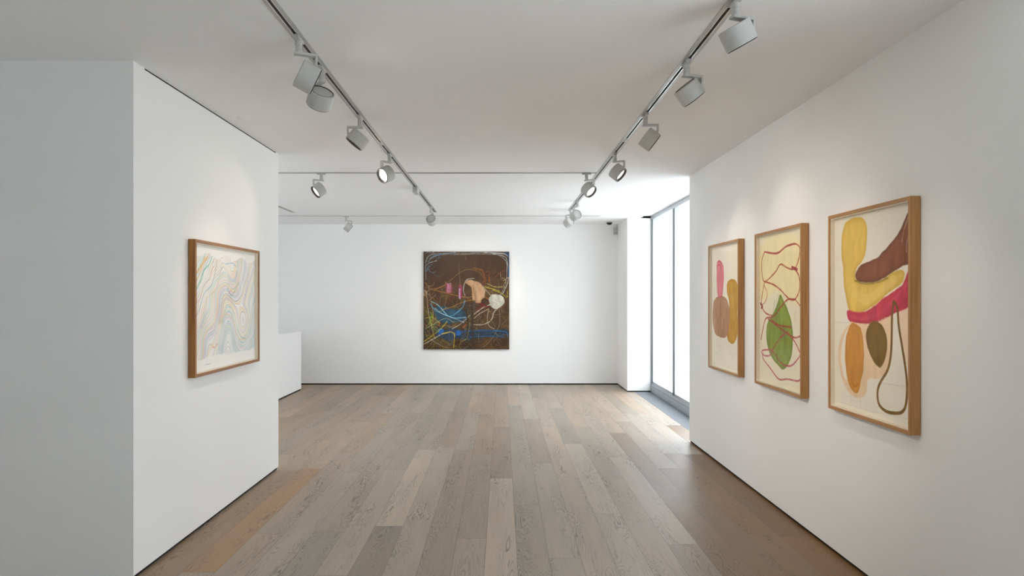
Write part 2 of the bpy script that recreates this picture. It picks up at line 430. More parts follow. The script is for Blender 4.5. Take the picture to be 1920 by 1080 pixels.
# feed box hanging under the left track
t = thing('track_feed_box', 'small plain white box clipped under the left track behind the cross track', 'box', (-XT, 8.24, CEIL))
bm = bmesh.new(); bx(bm, -.03, .03, -.10, .10, -.075, -.005, .004); obj('box_body', bm, LAMPW, t)
bm = bmesh.new(); bx(bm, -.0078, .0078, -.08, .08, -.006, .0015); obj('contact_foot', bm, LAMPW, t)
for x, side in ((-XT, 'left'), (XT, 'right')):
    bm = bmesh.new(); bx(bm, -.009, .009, -.05, .05, -.007, .0015, .001)
    o = obj('track_coupler', bm, LAMPW); o.location = (x, 5.87 if x < 0 else 5.74, CEIL)
    tag(o, 'tiny white coupler closing the slot midway along the %s track' % side, 'coupler', 'track couplers')

# dome camera, movement sensor, sprinkler plate
t = thing('security_camera', 'small black dome camera under the ceiling in the rear right corner', 'camera', (1.95, 12.0, CEIL))
bm = bmesh.new(); lathe(bm, [(0, 0), (.062, 0), (.064, -.008), (.058, -.014), (0, -.014)], 32); obj('mounting_ring', bm, LAMPW, t, True)
bm = bmesh.new(); lathe(bm, [(0, -.014), (.052, -.014), (.050, -.028), (.038, -.044), (.018, -.053), (0, -.055)], 32); obj('dome', bm, mat('black_dome', srgb('#0E0E0E'), .15), t, True)
t = thing('motion_sensor', 'slim white motion sensor high on the rear wall beside the pier', 'sensor', (2.118, YB, 2.80))
bm = bmesh.new(); bx(bm, -.033, .033, -.055, 0, 0, .145, .008); obj('sensor_housing', bm, LAMPW, t)
bm = bmesh.new(); bx(bm, -.022, .022, -.062, -.05, .012, .05, .005); obj('sensor_lens', bm, mat('grey_lens', srgb('#A8ABA8'), .3), t)
bm = bmesh.new(); lathe(bm, [(0, 0), (.05, 0), (.05, -.003), (.046, -.006), (.02, -.008), (.018, -.014), (0, -.015)], 32)
o = obj('sprinkler_plate', bm, CEILW, None, True); o.location = (-1.98, 5.06, CEIL)
tag(o, 'faint white round plate on the ceiling beside the head of the left partition', 'sprinkler')

# ------------------------------------------------------------------ painting by numbers: brush strokes on a colour grid
class Canvas:
    def __init__(s, w, h, aspect, base, seed=0):
        s.w, s.h, s.a = w, h, aspect                      # aspect = width / height; lengths are in units of the height
        s.im = np.ones((h, w, 3)) * np.array(base); s.r = np.random.RandomState(seed)
        s.U, s.V = np.meshgrid((np.arange(w) + .5) / w, (np.arange(h) + .5) / h)
        s.X = s.U * aspect
    def noise(s, fx, fy, seed=0, octv=3):
        r = np.random.RandomState(seed); out = np.zeros((s.h, s.w)); amp, tot = 1, 0
        for o in range(octv):
            nx, ny = int(fx * 2 ** o) + 2, int(fy * 2 ** o) + 2; g = r.rand(ny + 1, nx + 1)
            x = s.U * (nx - 1); y = s.V * (ny - 1); i = x.astype(int); j = y.astype(int); fx_ = x - i; fy_ = y - j
            fx_ = fx_ * fx_ * (3 - 2 * fx_); fy_ = fy_ * fy_ * (3 - 2 * fy_)
            out += amp * ((g[j, i] * (1 - fx_) + g[j, i + 1] * fx_) * (1 - fy_) + (g[j + 1, i] * (1 - fx_) + g[j + 1, i + 1] * fx_) * fy_)
            tot += amp; amp *= .5
        return out / tot
    def blend(s, a, col):
        a = np.clip(a, 0, 1)[..., None]; s.im = s.im * (1 - a) + np.array(col) * a
    def poly(s, pts, col, alpha=1.0, soft=.004, tex=.12, seed=1, edge=None, wob=.006):
        pts = smooth(pts, 4, True)
        px = np.array([p[0] * s.a for p in pts]); py = np.array([p[1] for p in pts])
        wx = (s.noise(14, 18, seed + 50) - .5) * wob * 2; X = s.X + wx; Y = s.V + (s.noise(14, 18, seed + 51) - .5) * wob * 2
        ins = np.zeros(X.shape, bool); d = np.full(X.shape, 9.0); n = len(px)
        for i in range(n):
            x1, y1, x2, y2 = px[i], py[i], px[(i + 1) % n], py[(i + 1) % n]
            if y1 != y2:
                c = ((y1 > Y) != (y2 > Y)) & (X < (x2 - x1) * (Y - y1) / (y2 - y1) + x1); ins ^= c
            d = np.minimum(d, segd(X, Y, x1, y1, x2, y2))
        sd = np.where(ins, d, -d); a = np.clip(sd / soft + .5, 0, 1)
        t = s.noise(22, 10, seed, 4) - .5
        c = np.array(col) * (1 + tex * 2 * t[..., None])
        if edge is not None: k = np.clip(1 - sd / edge[1], 0, 1)[..., None] * edge[2]; c = c * (1 - k) + np.array(edge[0]) * k
        s.blend(a * alpha, c)
    def stroke(s, pts, wd, col, alpha=1.0, dry=.0, seed=1, sm=5, closed=False, taper=False):
        pts = smooth(pts, sm, closed); P = [(p[0] * s.a, p[1]) for p in pts]
        if closed: P.append(P[0])
        d = np.full(s.X.shape, 9.0); n = len(P)
        for i, ((x1, y1), (x2, y2)) in enumerate(zip(P[:-1], P[1:])):
            k = 1 if not taper else (1.15 - .8 * i / n)
            m = wd * 2; r0 = max(0, int((min(y1, y2) - m) * s.h)); r1 = min(s.h, int((max(y1, y2) + m) * s.h) + 2)
            c0 = max(0, int((min(x1, x2) - m) / s.a * s.w)); c1 = min(s.w, int((max(x1, x2) + m) / s.a * s.w) + 2)
            if r1 <= r0 or c1 <= c0: continue
            sl = (slice(r0, r1), slice(c0, c1)); d[sl] = np.minimum(d[sl], segd(s.X[sl], s.V[sl], x1, y1, x2, y2) / k)
        aa = .5 / s.h * 1.2; a = np.clip((wd / 2 - d) / (2 * aa) + .5, 0, 1)
        if dry: a = a * np.clip(1 - dry * 2.2 * (s.noise(40, 40, seed, 3) - .35), 0, 1)
        s.blend(a * alpha, col)

def segd(X, Y, x1, y1, x2, y2):
    dx, dy = x2 - x1, y2 - y1; L = dx * dx + dy * dy + 1e-12
    t = np.clip(((X - x1) * dx + (Y - y1) * dy) / L, 0, 1); return np.hypot(X - x1 - t * dx, Y - y1 - t * dy)

def smooth(pts, n, closed=False):                          # Catmull-Rom
    P = list(pts); m = len(P)
    if m < 3: return P
    g = (lambda i: P[i % m]) if closed else (lambda i: P[min(max(i, 0), m - 1)])
    out = []
    for i in range(m if closed else m - 1):
        p0, p1, p2, p3 = g(i - 1), g(i), g(i + 1), g(i + 2)
        for k in range(n):
            t = k / n
            out.append(tuple(.5 * (2 * p1[j] + (p2[j] - p0[j]) * t + (2 * p0[j] - 5 * p1[j] + 4 * p2[j] - p3[j]) * t * t + (3 * p1[j] - p0[j] - 3 * p2[j] + p3[j]) * t ** 3) for j in (0, 1)))
    if not closed: out.append(P[-1])
    return out

def H(h): h = h.lstrip('#'); return [int(h[i:i + 2], 16) / 255 for i in (0, 2, 4)]

def art_mat(name, rough):
    m = mat(name, (.8, .8, .8), rough, spec=.35); a = N(m, 'ShaderNodeAttribute', attribute_name='pigment'); L = m.node_tree.links
    b = m.node_tree.nodes['Principled BSDF']; L.new(a.outputs['Color'], b.inputs['Base Color'])
    tc = N(m, 'ShaderNodeTexCoord'); n = N(m, 'ShaderNodeTexNoise'); n.inputs['Scale'].default_value = 160
    bp = N(m, 'ShaderNodeBump'); bp.inputs['Strength'].default_value = .12; bp.inputs['Distance'].default_value = .003
    L.new(tc.outputs['Object'], n.inputs['Vector']); L.new(n.outputs['Fac'], bp.inputs['Height']); L.new(bp.outputs[0], b.inputs['Normal'])
    return m

def art_sheet(name, im, O, U, V, Nn, thick, parent, m, side):
    """painted sheet: front face is a grid carrying the pigment colours, with real thickness and plain sides"""
    h, w_ = im.shape[:2]; O, U, V, Nn = (np.array(v, float) for v in (O, U, V, Nn))
    uu, vv = np.meshgrid(np.linspace(0, 1, w_), np.linspace(0, 1, h))
    co = O + uu[..., None] * U + vv[..., None] * V; co = co.reshape(-1, 3)
    idx = np.arange(h * w_).reshape(h, w_)
    F = np.stack([idx[:-1, :-1], idx[1:, :-1], idx[1:, 1:], idx[:-1, 1:]], -1).reshape(-1, 4)
    if np.dot(np.cross(V, U), Nn) < 0: F = F[:, ::-1]
    ex = np.array([O, O + U, O + U + V, O + V, O - Nn * thick, O + U - Nn * thick, O + U + V - Nn * thick, O + V - Nn * thick])
    b = h * w_; EF = np.array([[b, b + 1, b + 5, b + 4], [b + 1, b + 2, b + 6, b + 5], [b + 2, b + 3, b + 7, b + 6], [b + 3, b, b + 4, b + 7], [b + 4, b + 5, b + 6, b + 7]])
    co = np.vstack([co, ex]); F = np.vstack([F, EF])
    me = bpy.data.meshes.new(name); me.vertices.add(len(co)); me.vertices.foreach_set('co', co.astype(np.float32).ravel())
    me.loops.add(F.size); me.loops.foreach_set('vertex_index', F.astype(np.int32).ravel())
    me.polygons.add(len(F)); me.polygons.foreach_set('loop_start', np.arange(0, F.size, 4, dtype=np.int32)); me.polygons.foreach_set('loop_total', np.full(len(F), 4, dtype=np.int32))
    me.update(calc_edges=True)
    c = np.clip(im.reshape(-1, 3), 0, 1); c = np.where(c <= .04045, c / 12.92, ((c + .055) / 1.055) ** 2.4)
    c = np.vstack([c, np.tile(np.array(side), (8, 1))]); c = np.hstack([c, np.ones((len(c), 1))])
    ca = me.color_attributes.new('pigment', 'FLOAT_COLOR', 'POINT'); ca.data.foreach_set('color', c.astype(np.float32).ravel())
    me.materials.append(m); o = bpy.data.objects.new(name, me); COL.objects.link(o); o.parent = parent
    return o

# frame on a side wall: local x = along the wall (0..W), local z up, local y = out of the wall towards the room is -y
def framed(label, im, wallx, side, y_near, W, z0, Ht, D, fw, wood, cat='picture', recess=.030, gap=.016):
    """side=+1: hangs on the right wall (faces -X); side=-1: on the left partition (faces +X)"""
    t = thing('framed_painting' if side > 0 else 'framed_drawing', label, cat, (wallx, y_near + W / 2, z0), 0, 'framed pictures on the right wall' if side > 0 else None)
    s = -side                                            # direction out of the wall along X
    def X(a, b): return tuple(sorted((s * a, s * b)))
    y0, y1 = -W / 2, W / 2
    bm = bmesh.new()                                     # vertical members, then horizontal members (own grain)
    for a, b in ((y0, y0 + fw), (y1 - fw, y1)): xx = X(.004, D); bx(bm, *xx, a, b, 0, Ht, .0012, 0)
    for a, b in ((0, fw), (Ht - fw, Ht)): xx = X(.004, D); bx(bm, *xx, y0 + fw, y1 - fw, a, b, .0008, 1)
    obj('frame', bm, [wood['Z'], wood['Y']], t)
    bm = bmesh.new(); d0 = D - recess; sp = .006
    for a, b in ((y0 + fw, y0 + fw + sp), (y1 - fw - sp, y1 - fw)): bx(bm, *X(d0 - .001, D - .006), a, b, fw, Ht - fw)
    for a, b in ((fw, fw + sp), (Ht - fw - sp, Ht - fw)): bx(bm, *X(d0 - .001, D - .006), y0 + fw + sp, y1 - fw - sp, a, b)
    obj('spacer', bm, SPACER, t)
    bm = bmesh.new(); bx(bm, *X(.006, d0 - .006), y0 + fw - .001, y1 - fw + .001, fw - .001, Ht - fw + .001); obj('backing_board', bm, SPACER, t)
    w_ = W - 2 * fw - 2 * sp; h_ = Ht - 2 * fw - 2 * sp; x = s * d0
    if side > 0: O, U = (x, w_ / 2, Ht - fw - sp), (0, -w_, 0)
    else: O, U = (x, -w_ / 2, Ht - fw - sp), (0, w_, 0)
    art_sheet('artwork', im, O, U, (0, 0, -h_), (s, 0, 0), .003, t, PAPER, srgb('#EDE6D6'))
    bm = bmesh.new(); bx(bm, *X(D - .006, D - .0035), y0 + fw + .0005, y1 - fw - .0005, fw + .0005, Ht - fw - .0005); obj('glazing', bm, PGLASS, t)
    return t
PAPER = art_mat('painted_paper', .7); OILS = art_mat('oil_on_canvas', .42)
p3 = {
 'yellow':[(0.168,0.028),(0.272,0.014),(0.388,0.02),(0.451,0.056),(0.464,0.116),(0.442,0.198),(0.388,0.243),(0.316,0.283),(0.306,0.32),(0.355,0.343),(0.467,0.35),(0.589,0.345),(0.69,0.331),(0.787,0.304),(0.867,0.297),(0.911,0.316),(0.88,0.353),(0.76,0.39),(0.647,0.429),(0.544,0.464),(0.42,0.489),(0.272,0.506),(0.21,0.48),(0.179,0.436),(0.14,0.348),(0.126,0.259),(0.104,0.182),(0.118,0.081)],
 'brown':[(0.951,0.036),(0.906,0.075),(0.84,0.13),(0.746,0.173),(0.647,0.213),(0.544,0.238),(0.436,0.251),(0.355,0.269),(0.306,0.304),(0.339,0.336),(0.436,0.346),(0.589,0.341),(0.69,0.328),(0.787,0.302),(0.893,0.278),(0.969,0.244),(0.974,0.028)],
 'red':[(0.974,0.291),(0.893,0.359),(0.787,0.39),(0.661,0.426),(0.574,0.458),(0.467,0.483),(0.339,0.497),(0.196,0.486),(0.189,0.518),(0.238,0.545),(0.404,0.55),(0.559,0.537),(0.704,0.513),(0.814,0.489),(0.906,0.472),(0.974,0.434)],
 'peach':[(0.255,0.547),(0.151,0.588),(0.079,0.654),(0.053,0.733),(0.097,0.832),(0.168,0.889),(0.272,0.926),(0.388,0.92),(0.461,0.885),(0.483,0.824),(0.618,0.807),(0.718,0.759),(0.76,0.667),(0.773,0.578),(0.76,0.501),(0.498,0.529)],
 'peach2':[(0.835,0.478),(0.974,0.434),(0.974,0.74),(0.924,0.701),(0.872,0.596)],
 'white':[(0.21,0.586),(0.14,0.626),(0.097,0.717),(0.126,0.817),(0.182,0.85),(0.161,0.751),(0.168,0.65)],
 'orange':[(0.272,0.553),(0.371,0.575),(0.41,0.639),(0.42,0.734),(0.388,0.832),(0.339,0.897),(0.265,0.898),(0.196,0.849),(0.161,0.751),(0.168,0.65),(0.21,0.58)],
 'olive':[(0.513,0.547),(0.603,0.538),(0.681,0.57),(0.71,0.625),(0.698,0.693),(0.647,0.748),(0.574,0.741),(0.498,0.694),(0.454,0.637),(0.454,0.59)],
 'loop':[(0.787,0.44),(0.768,0.512),(0.765,0.601),(0.754,0.69),(0.718,0.759),(0.633,0.823),(0.597,0.872),(0.612,0.928),(0.69,0.953),(0.787,0.952),(0.88,0.936),(0.924,0.893),(0.934,0.807),(0.913,0.723),(0.88,0.639),(0.846,0.554),(0.827,0.467),(0.787,0.44)],
 'pen1':[(-0.015,0.554),(0.272,0.551)],
 'pen2':[(-0.015,0.978),(0.498,0.976),(0.959,0.958)],
 'pen3':[(0.238,0.901),(0.255,0.974)],
 'pen4':[(0.371,0.918),(0.381,0.977)],
 'pen5':[(0.618,0.826),(0.918,0.819)],
}
p2 = {
 'field':[(0.023,0.061),(0.936,0.057),(0.946,0.429),(0.741,0.451),(0.433,0.383),(0.18,0.43),(0.023,0.418)],
 'leaf':[(0.501,0.404),(0.571,0.435),(0.667,0.496),(0.741,0.561),(0.777,0.647),(0.77,0.735),(0.722,0.814),(0.591,0.879),(0.433,0.857),(0.288,0.808),(0.202,0.741),(0.18,0.658),(0.224,0.585),(0.351,0.523),(0.453,0.452)],
 's1':[(0.136,0.109),(0.433,0.132),(0.629,0.099),(0.813,0.091),(0.918,0.12),(0.901,0.183),(0.813,0.245),(0.667,0.235),(0.513,0.207),(0.392,0.255),(0.136,0.313),(0.069,0.247),(0.069,0.161),(0.136,0.109)],
 's2':[(0.813,0.245),(0.901,0.29),(0.918,0.365),(0.831,0.429),(0.704,0.429),(0.513,0.372),(0.351,0.336),(0.136,0.313)],
 's3':[(0.136,0.313),(0.082,0.393),(0.055,0.473),(0.158,0.526),(0.309,0.541)],
 's4':[(0.831,0.434),(0.667,0.435),(0.513,0.486),(0.351,0.547),(0.18,0.562),(0.114,0.612),(0.046,0.712)],
 's5':[(0.224,0.567),(0.392,0.598),(0.629,0.642),(0.813,0.668),(0.936,0.652)],
 's6':[(0.667,0.64),(0.513,0.68),(0.351,0.757),(0.267,0.809),(0.114,0.818),(0.069,0.79),(0.267,0.773),(0.372,0.791),(0.552,0.848),(0.741,0.846),(0.884,0.793),(0.946,0.757)],
 's7':[(0.667,0.64),(0.831,0.699),(0.946,0.779),(0.946,0.874),(0.901,0.926),(0.667,0.935),(0.473,0.951),(0.267,0.892),(0.1,0.843),(0.091,0.807)],
 's8':[(0.831,0.434),(0.936,0.482),(0.953,0.556),(0.936,0.641)],
 's9':[(0.114,0.333),(0.202,0.394),(0.145,0.454),(0.046,0.473)],
 's10':[(0.309,0.571),(0.473,0.601),(0.741,0.605)],
}
p1 = {
 'pink':[(0.213,0.13),(0.298,0.117),(0.406,0.151),(0.444,0.217),(0.425,0.345),(0.375,0.417),(0.246,0.417),(0.2,0.314),(0.193,0.195)],
 'mauve':[(0.246,0.414),(0.079,0.454),(0.031,0.553),(0.045,0.643),(0.147,0.729),(0.375,0.749),(0.548,0.728),(0.632,0.641),(0.65,0.543),(0.59,0.459),(0.469,0.417)],
 'ochre':[(0.65,0.278),(0.794,0.283),(0.895,0.323),(0.917,0.431),(0.895,0.539),(0.917,0.646),(0.862,0.742),(0.737,0.782),(0.59,0.761),(0.56,0.671),(0.62,0.571),(0.632,0.459),(0.56,0.389),(0.56,0.319)],
 'pen1':[(0.079,0.867),(0.18,0.891),(0.343,0.852),(0.343,0.751)],
 'pen2':[(0.632,0.794),(0.737,0.892),(0.84,0.852)],
 'pen3':[(-0.011,0.981),(0.917,0.975)],
}

def pencil(c, pts, a=.3): c.stroke(pts, .0016, H('#8A8478'), a, sm=1)

# --- picture nearest the camera: yellow, brown and red sweep
def art_sweep():
    A = p3; c = Canvas(270, 390, .806 / 1.174, H('#EFE7D6'), 3)
    c.im *= (.985 + .03 * c.noise(5, 7, 3))[..., None]
    for k in ('pen1', 'pen2', 'pen3', 'pen4', 'pen5'): pencil(c, A[k], .35)
    c.poly(A['peach'], H('#EDCDA6'), .95, .008, .05, 4); c.poly(A['peach2'], H('#EFCFAE'), .8, .01, .05, 5)
    c.poly(A['white'], H('#F1E9DA'), .9, .006, .02, 6)
    c.poly(A['yellow'], H('#E9C45F'), 1, .006, .08, 7, (H('#CFA63F'), .03, .7))
    c.stroke([(.30, .40), (.45, .43), (.6, .40), (.78, .34)], .05, H('#F0D176'), .6, .5, 8)
    c.stroke([(.26, .10), (.22, .2), (.22, .33)], .05, H('#EFCB62'), .5, .5, 9)
    c.poly(A['red'], H('#C93A50'), 1, .005, .14, 10)
    c.stroke([(.25, .52), (.45, .525), (.7, .47), (.93, .36)], .02, H('#DB5A6C'), .55, .8, 11)
    c.stroke([(.28, .54), (.5, .545), (.75, .50), (.95, .42)], .012, H('#A82840'), .5, .8, 12)
    c.poly(A['brown'], H('#8C5236'), 1, .005, .14, 13, (H('#5F3322'), .02, .5))
    c.stroke([(.36, .31), (.6, .29), (.8, .22), (.95, .08)], .03, H('#8F5640'), .45, .9, 14)
    c.stroke([(.30, .335), (.44, .352), (.6, .347), (.72, .33)], .010, H('#8A7424'), .65, .4, 15)
    c.stroke([(.95, .06), (.90, .12), (.88, .17)], .004, H('#EFE7D6'), .7, .6, 16); c.stroke([(.97, .12), (.93, .18), (.93, .22)], .004, H('#EFE7D6'), .6, .6, 17)
    c.poly(A['orange'], H('#D0913A'), 1, .005, .10, 18, (H('#B9792A'), .015, .6)); c.stroke([(.24, .84), (.29, .875), (.34, .86)], .012, H('#C07A26'), .8, .3, 19)
    c.poly(A['olive'], H('#7F6328'), 1, .005, .12, 20, (H('#6A5020'), .02, .5))
    c.stroke(A['loop'], .0155, H('#7A5420'), 1, .2, 21); c.stroke(A['loop'], .005, H('#85652C'), .6, .6, 22)
    for q in ((.66, .012), (.9, .003)): pass
    return c.im
# --- middle picture: green leaf under red line
def art_leaf():
    A = p2; c = Canvas(250, 364, .806 / 1.174, H('#EDE3C9'), 5)
    c.im *= (.985 + .03 * c.noise(5, 7, 31))[..., None]
    c.poly(A['field'], H('#F2E2A8'), .75, .05, .05, 32, None, .03)
    c.poly(A['leaf'], H('#8A9A42'), 1, .006, .16, 33, (H('#58761F'), .02, .5))
    for k in range(9):
        x = .33 + .035 * k; c.stroke([(x + .05, .36 + .02 * abs(k - 4)), (x + .02, .52), (x + .06, .70 - .01 * abs(k - 4))], .006, H('#9AAE52') if k % 2 else H('#62782A'), .5, 1.0, 34 + k)
    c.stroke([(.40, .70), (.6, .74), (.72, .72)], .05, H('#8BA35A'), .35, .7, 50)
    R = H('#A84238')
    for k, wd in (('s1', .008), ('s2', .0085), ('s3', .008), ('s4', .009), ('s5', .009), ('s6', .009), ('s7', .009), ('s8', .006), ('s9', .006), ('s10', .009)):
        c.stroke(A[k], wd * 1.25, R if k not in ('s6', 's7') else H('#B5505A'), .92, .45, sum(map(ord, k)))
    c.stroke(A['s1'][:4], .013, H('#A03438'), .6, .7, 60); x, y = A['s1'][6]; c.stroke([(x - .05, y - .01), (x + .05, y + .005)], .02, H('#A02D33'), .8, .4, 61)
    x, y = A['s3'][2]; c.stroke([(x - .02, y - .01), (x + .03, y + .012), (x, y + .02)], .016, H('#8E2F33'), .9, .3, 62)
    c.stroke([(.83, .50), (.82, .57)], .003, H('#B5705A'), .6, .3, 63)
    return c.im
# --- farthest picture: pink bar on mauve oval, ochre figure
def art_oval():
    A = p1; c = Canvas(230, 335, .806 / 1.174, H('#EFE6D4'), 8)
    c.im *= (.985 + .03 * c.noise(5, 7, 81))[..., None]
    for k in ('pen1', 'pen2', 'pen3'): pencil(c, A[k], .35)
    c.poly(A['ochre'], H('#C3953B'), 1, .006, .12, 82, (H('#AE7F2A'), .03, .5))
    c.poly(A['mauve'], H('#B58B6C'), 1, .006, .14, 83, (H('#A87A5C'), .03, .4))
    c.poly(A['pink'], H('#E58A90'), 1, .005, .10, 84, (H('#C9465C'), .018, .75))
    c.stroke([(.36, .42), (.37, .55), (.38, .68)], .02, H('#C98F80'), .5, .5, 85)
    c.stroke([(.2, .165), (.28, .15), (.36, .19)], .007, H('#C23F58'), .7, .4, 86)
    return c.im
# --- left drawing: flowing contour lines in coloured pencil
def art_lines():
    c = Canvas(380, 300, .0, H('#F1EFEA'), 21); c.a = 1.146 / .895; c.X = c.U * c.a
    U, V = c.U, c.V; g_ = lambda cu, cv, su, sv: np.exp(-((U - cu) / su) ** 2 - ((V - cv) / sv) ** 2)
    n = c.noise(3, 3, 5, 3) - .5; n2 = c.noise(9, 9, 6, 2) - .5
    f = .95 * U + .62 * V - .34 * g_(.60, .16, .10, .22) + .62 * g_(.50, .86, .15, .40) - .26 * g_(.80, .66, .16, .16) + .20 * g_(.20, .85, .09, .25) + .14 * g_(.36, .38, .2, .10)
    f = f + .16 * n + .035 * n2
    K = 33; q = f * K; band = np.floor(q).astype(int); fr = q - band
    gy, gx = np.gradient(q); gr = np.hypot(gx, gy) + 1e-6
    d = np.minimum(fr, 1 - fr) / gr; lid = np.round(q).astype(int)
    pal = np.array([H(x) for x in ('#4E8FA0', '#C98F3A', '#5B6E8C', '#58B39A', '#B98CA8', '#D98E63', '#7F9DB5', '#8A94A0', '#C9B25A', '#6FA9C4', '#9A8FB8', '#D8A25E')])
    rr = np.random.RandomState(4); pi = rr.randint(0, len(pal), 400); wv = rr.rand(400); ten = rr.rand(400)
    m = (V > .075 + .02 * np.sin(U * 23)) & (V < .93 - .05 * c.noise(8, 2, 9)) & (U > .03)
    fade = np.clip((c.noise(7, 6, 12) - .2) * 2.2, .25, 1)
    tint = pal[pi[(band + 60) % 400]]; a = (.03 + .13 * (ten[(band + 60) % 400] > .72)) * m
    c.blend(a, tint)
    wdt = .45 + .8 * wv[(lid + 100) % 400]
    a = np.clip(wdt - d + .4, 0, 1) * m * fade * (.55 + .45 * ten[(lid + 100) % 400])
    c.blend(a, pal[pi[(lid + 100) % 400]])
    for k, (pts, wd, col) in enumerate([([(.04, .36), (.10, .29), (.15, .20), (.22, .15), (.26, .09)], .014, '#4FB496'), ([(.04, .29), (.10, .22), (.13, .15), (.16, .09)], .012, '#E0B25A'), ([(.04, .47), (.10, .42), (.15, .32), (.24, .25), (.29, .10)], .005, '#A86C8C'), ([(.03, .60), (.09, .50), (.16, .38), (.27, .30), (.34, .11)], .006, '#3F8AA8'), ([(.04, .68), (.12, .56), (.20, .42), (.33, .34), (.41, .16)], .004, '#C08A3C'), ([(.30, .66), (.36, .52), (.47, .42), (.55, .36), (.66, .30), (.74, .14)], .005, '#DB8A4E'), ([(.5, .33), (.56, .40), (.62, .36), (.7, .28)], .006, '#3F6E74'), ([(.06, .22), (.13, .15), (.2, .09)], .02, '#D9A94E'), ([(.47, .13), (.58, .115), (.64, .14)], .010, '#6FA0C0'),
                                        ([(.42, .58), (.5, .56), (.6, .62), (.66, .75), (.75, .80), (.86, .78)], .016, '#EDC9AF'), ([(.66, .68), (.74, .78), (.82, .79)], .006, '#5AA898'),
                                        ([(.78, .5), (.82, .38), (.87, .2)], .004, '#5C6B90'), ([(.25, .80), (.30, .83), (.35, .80)], .010, '#D98E63')]):
        c.stroke(pts, wd, H(col), .7, .5, k + 3)
    c.stroke([(.16, .955), (.19, .95), (.21, .957), (.24, .952)], .003, H('#6E7480'), .7, sm=3)
    return c.im
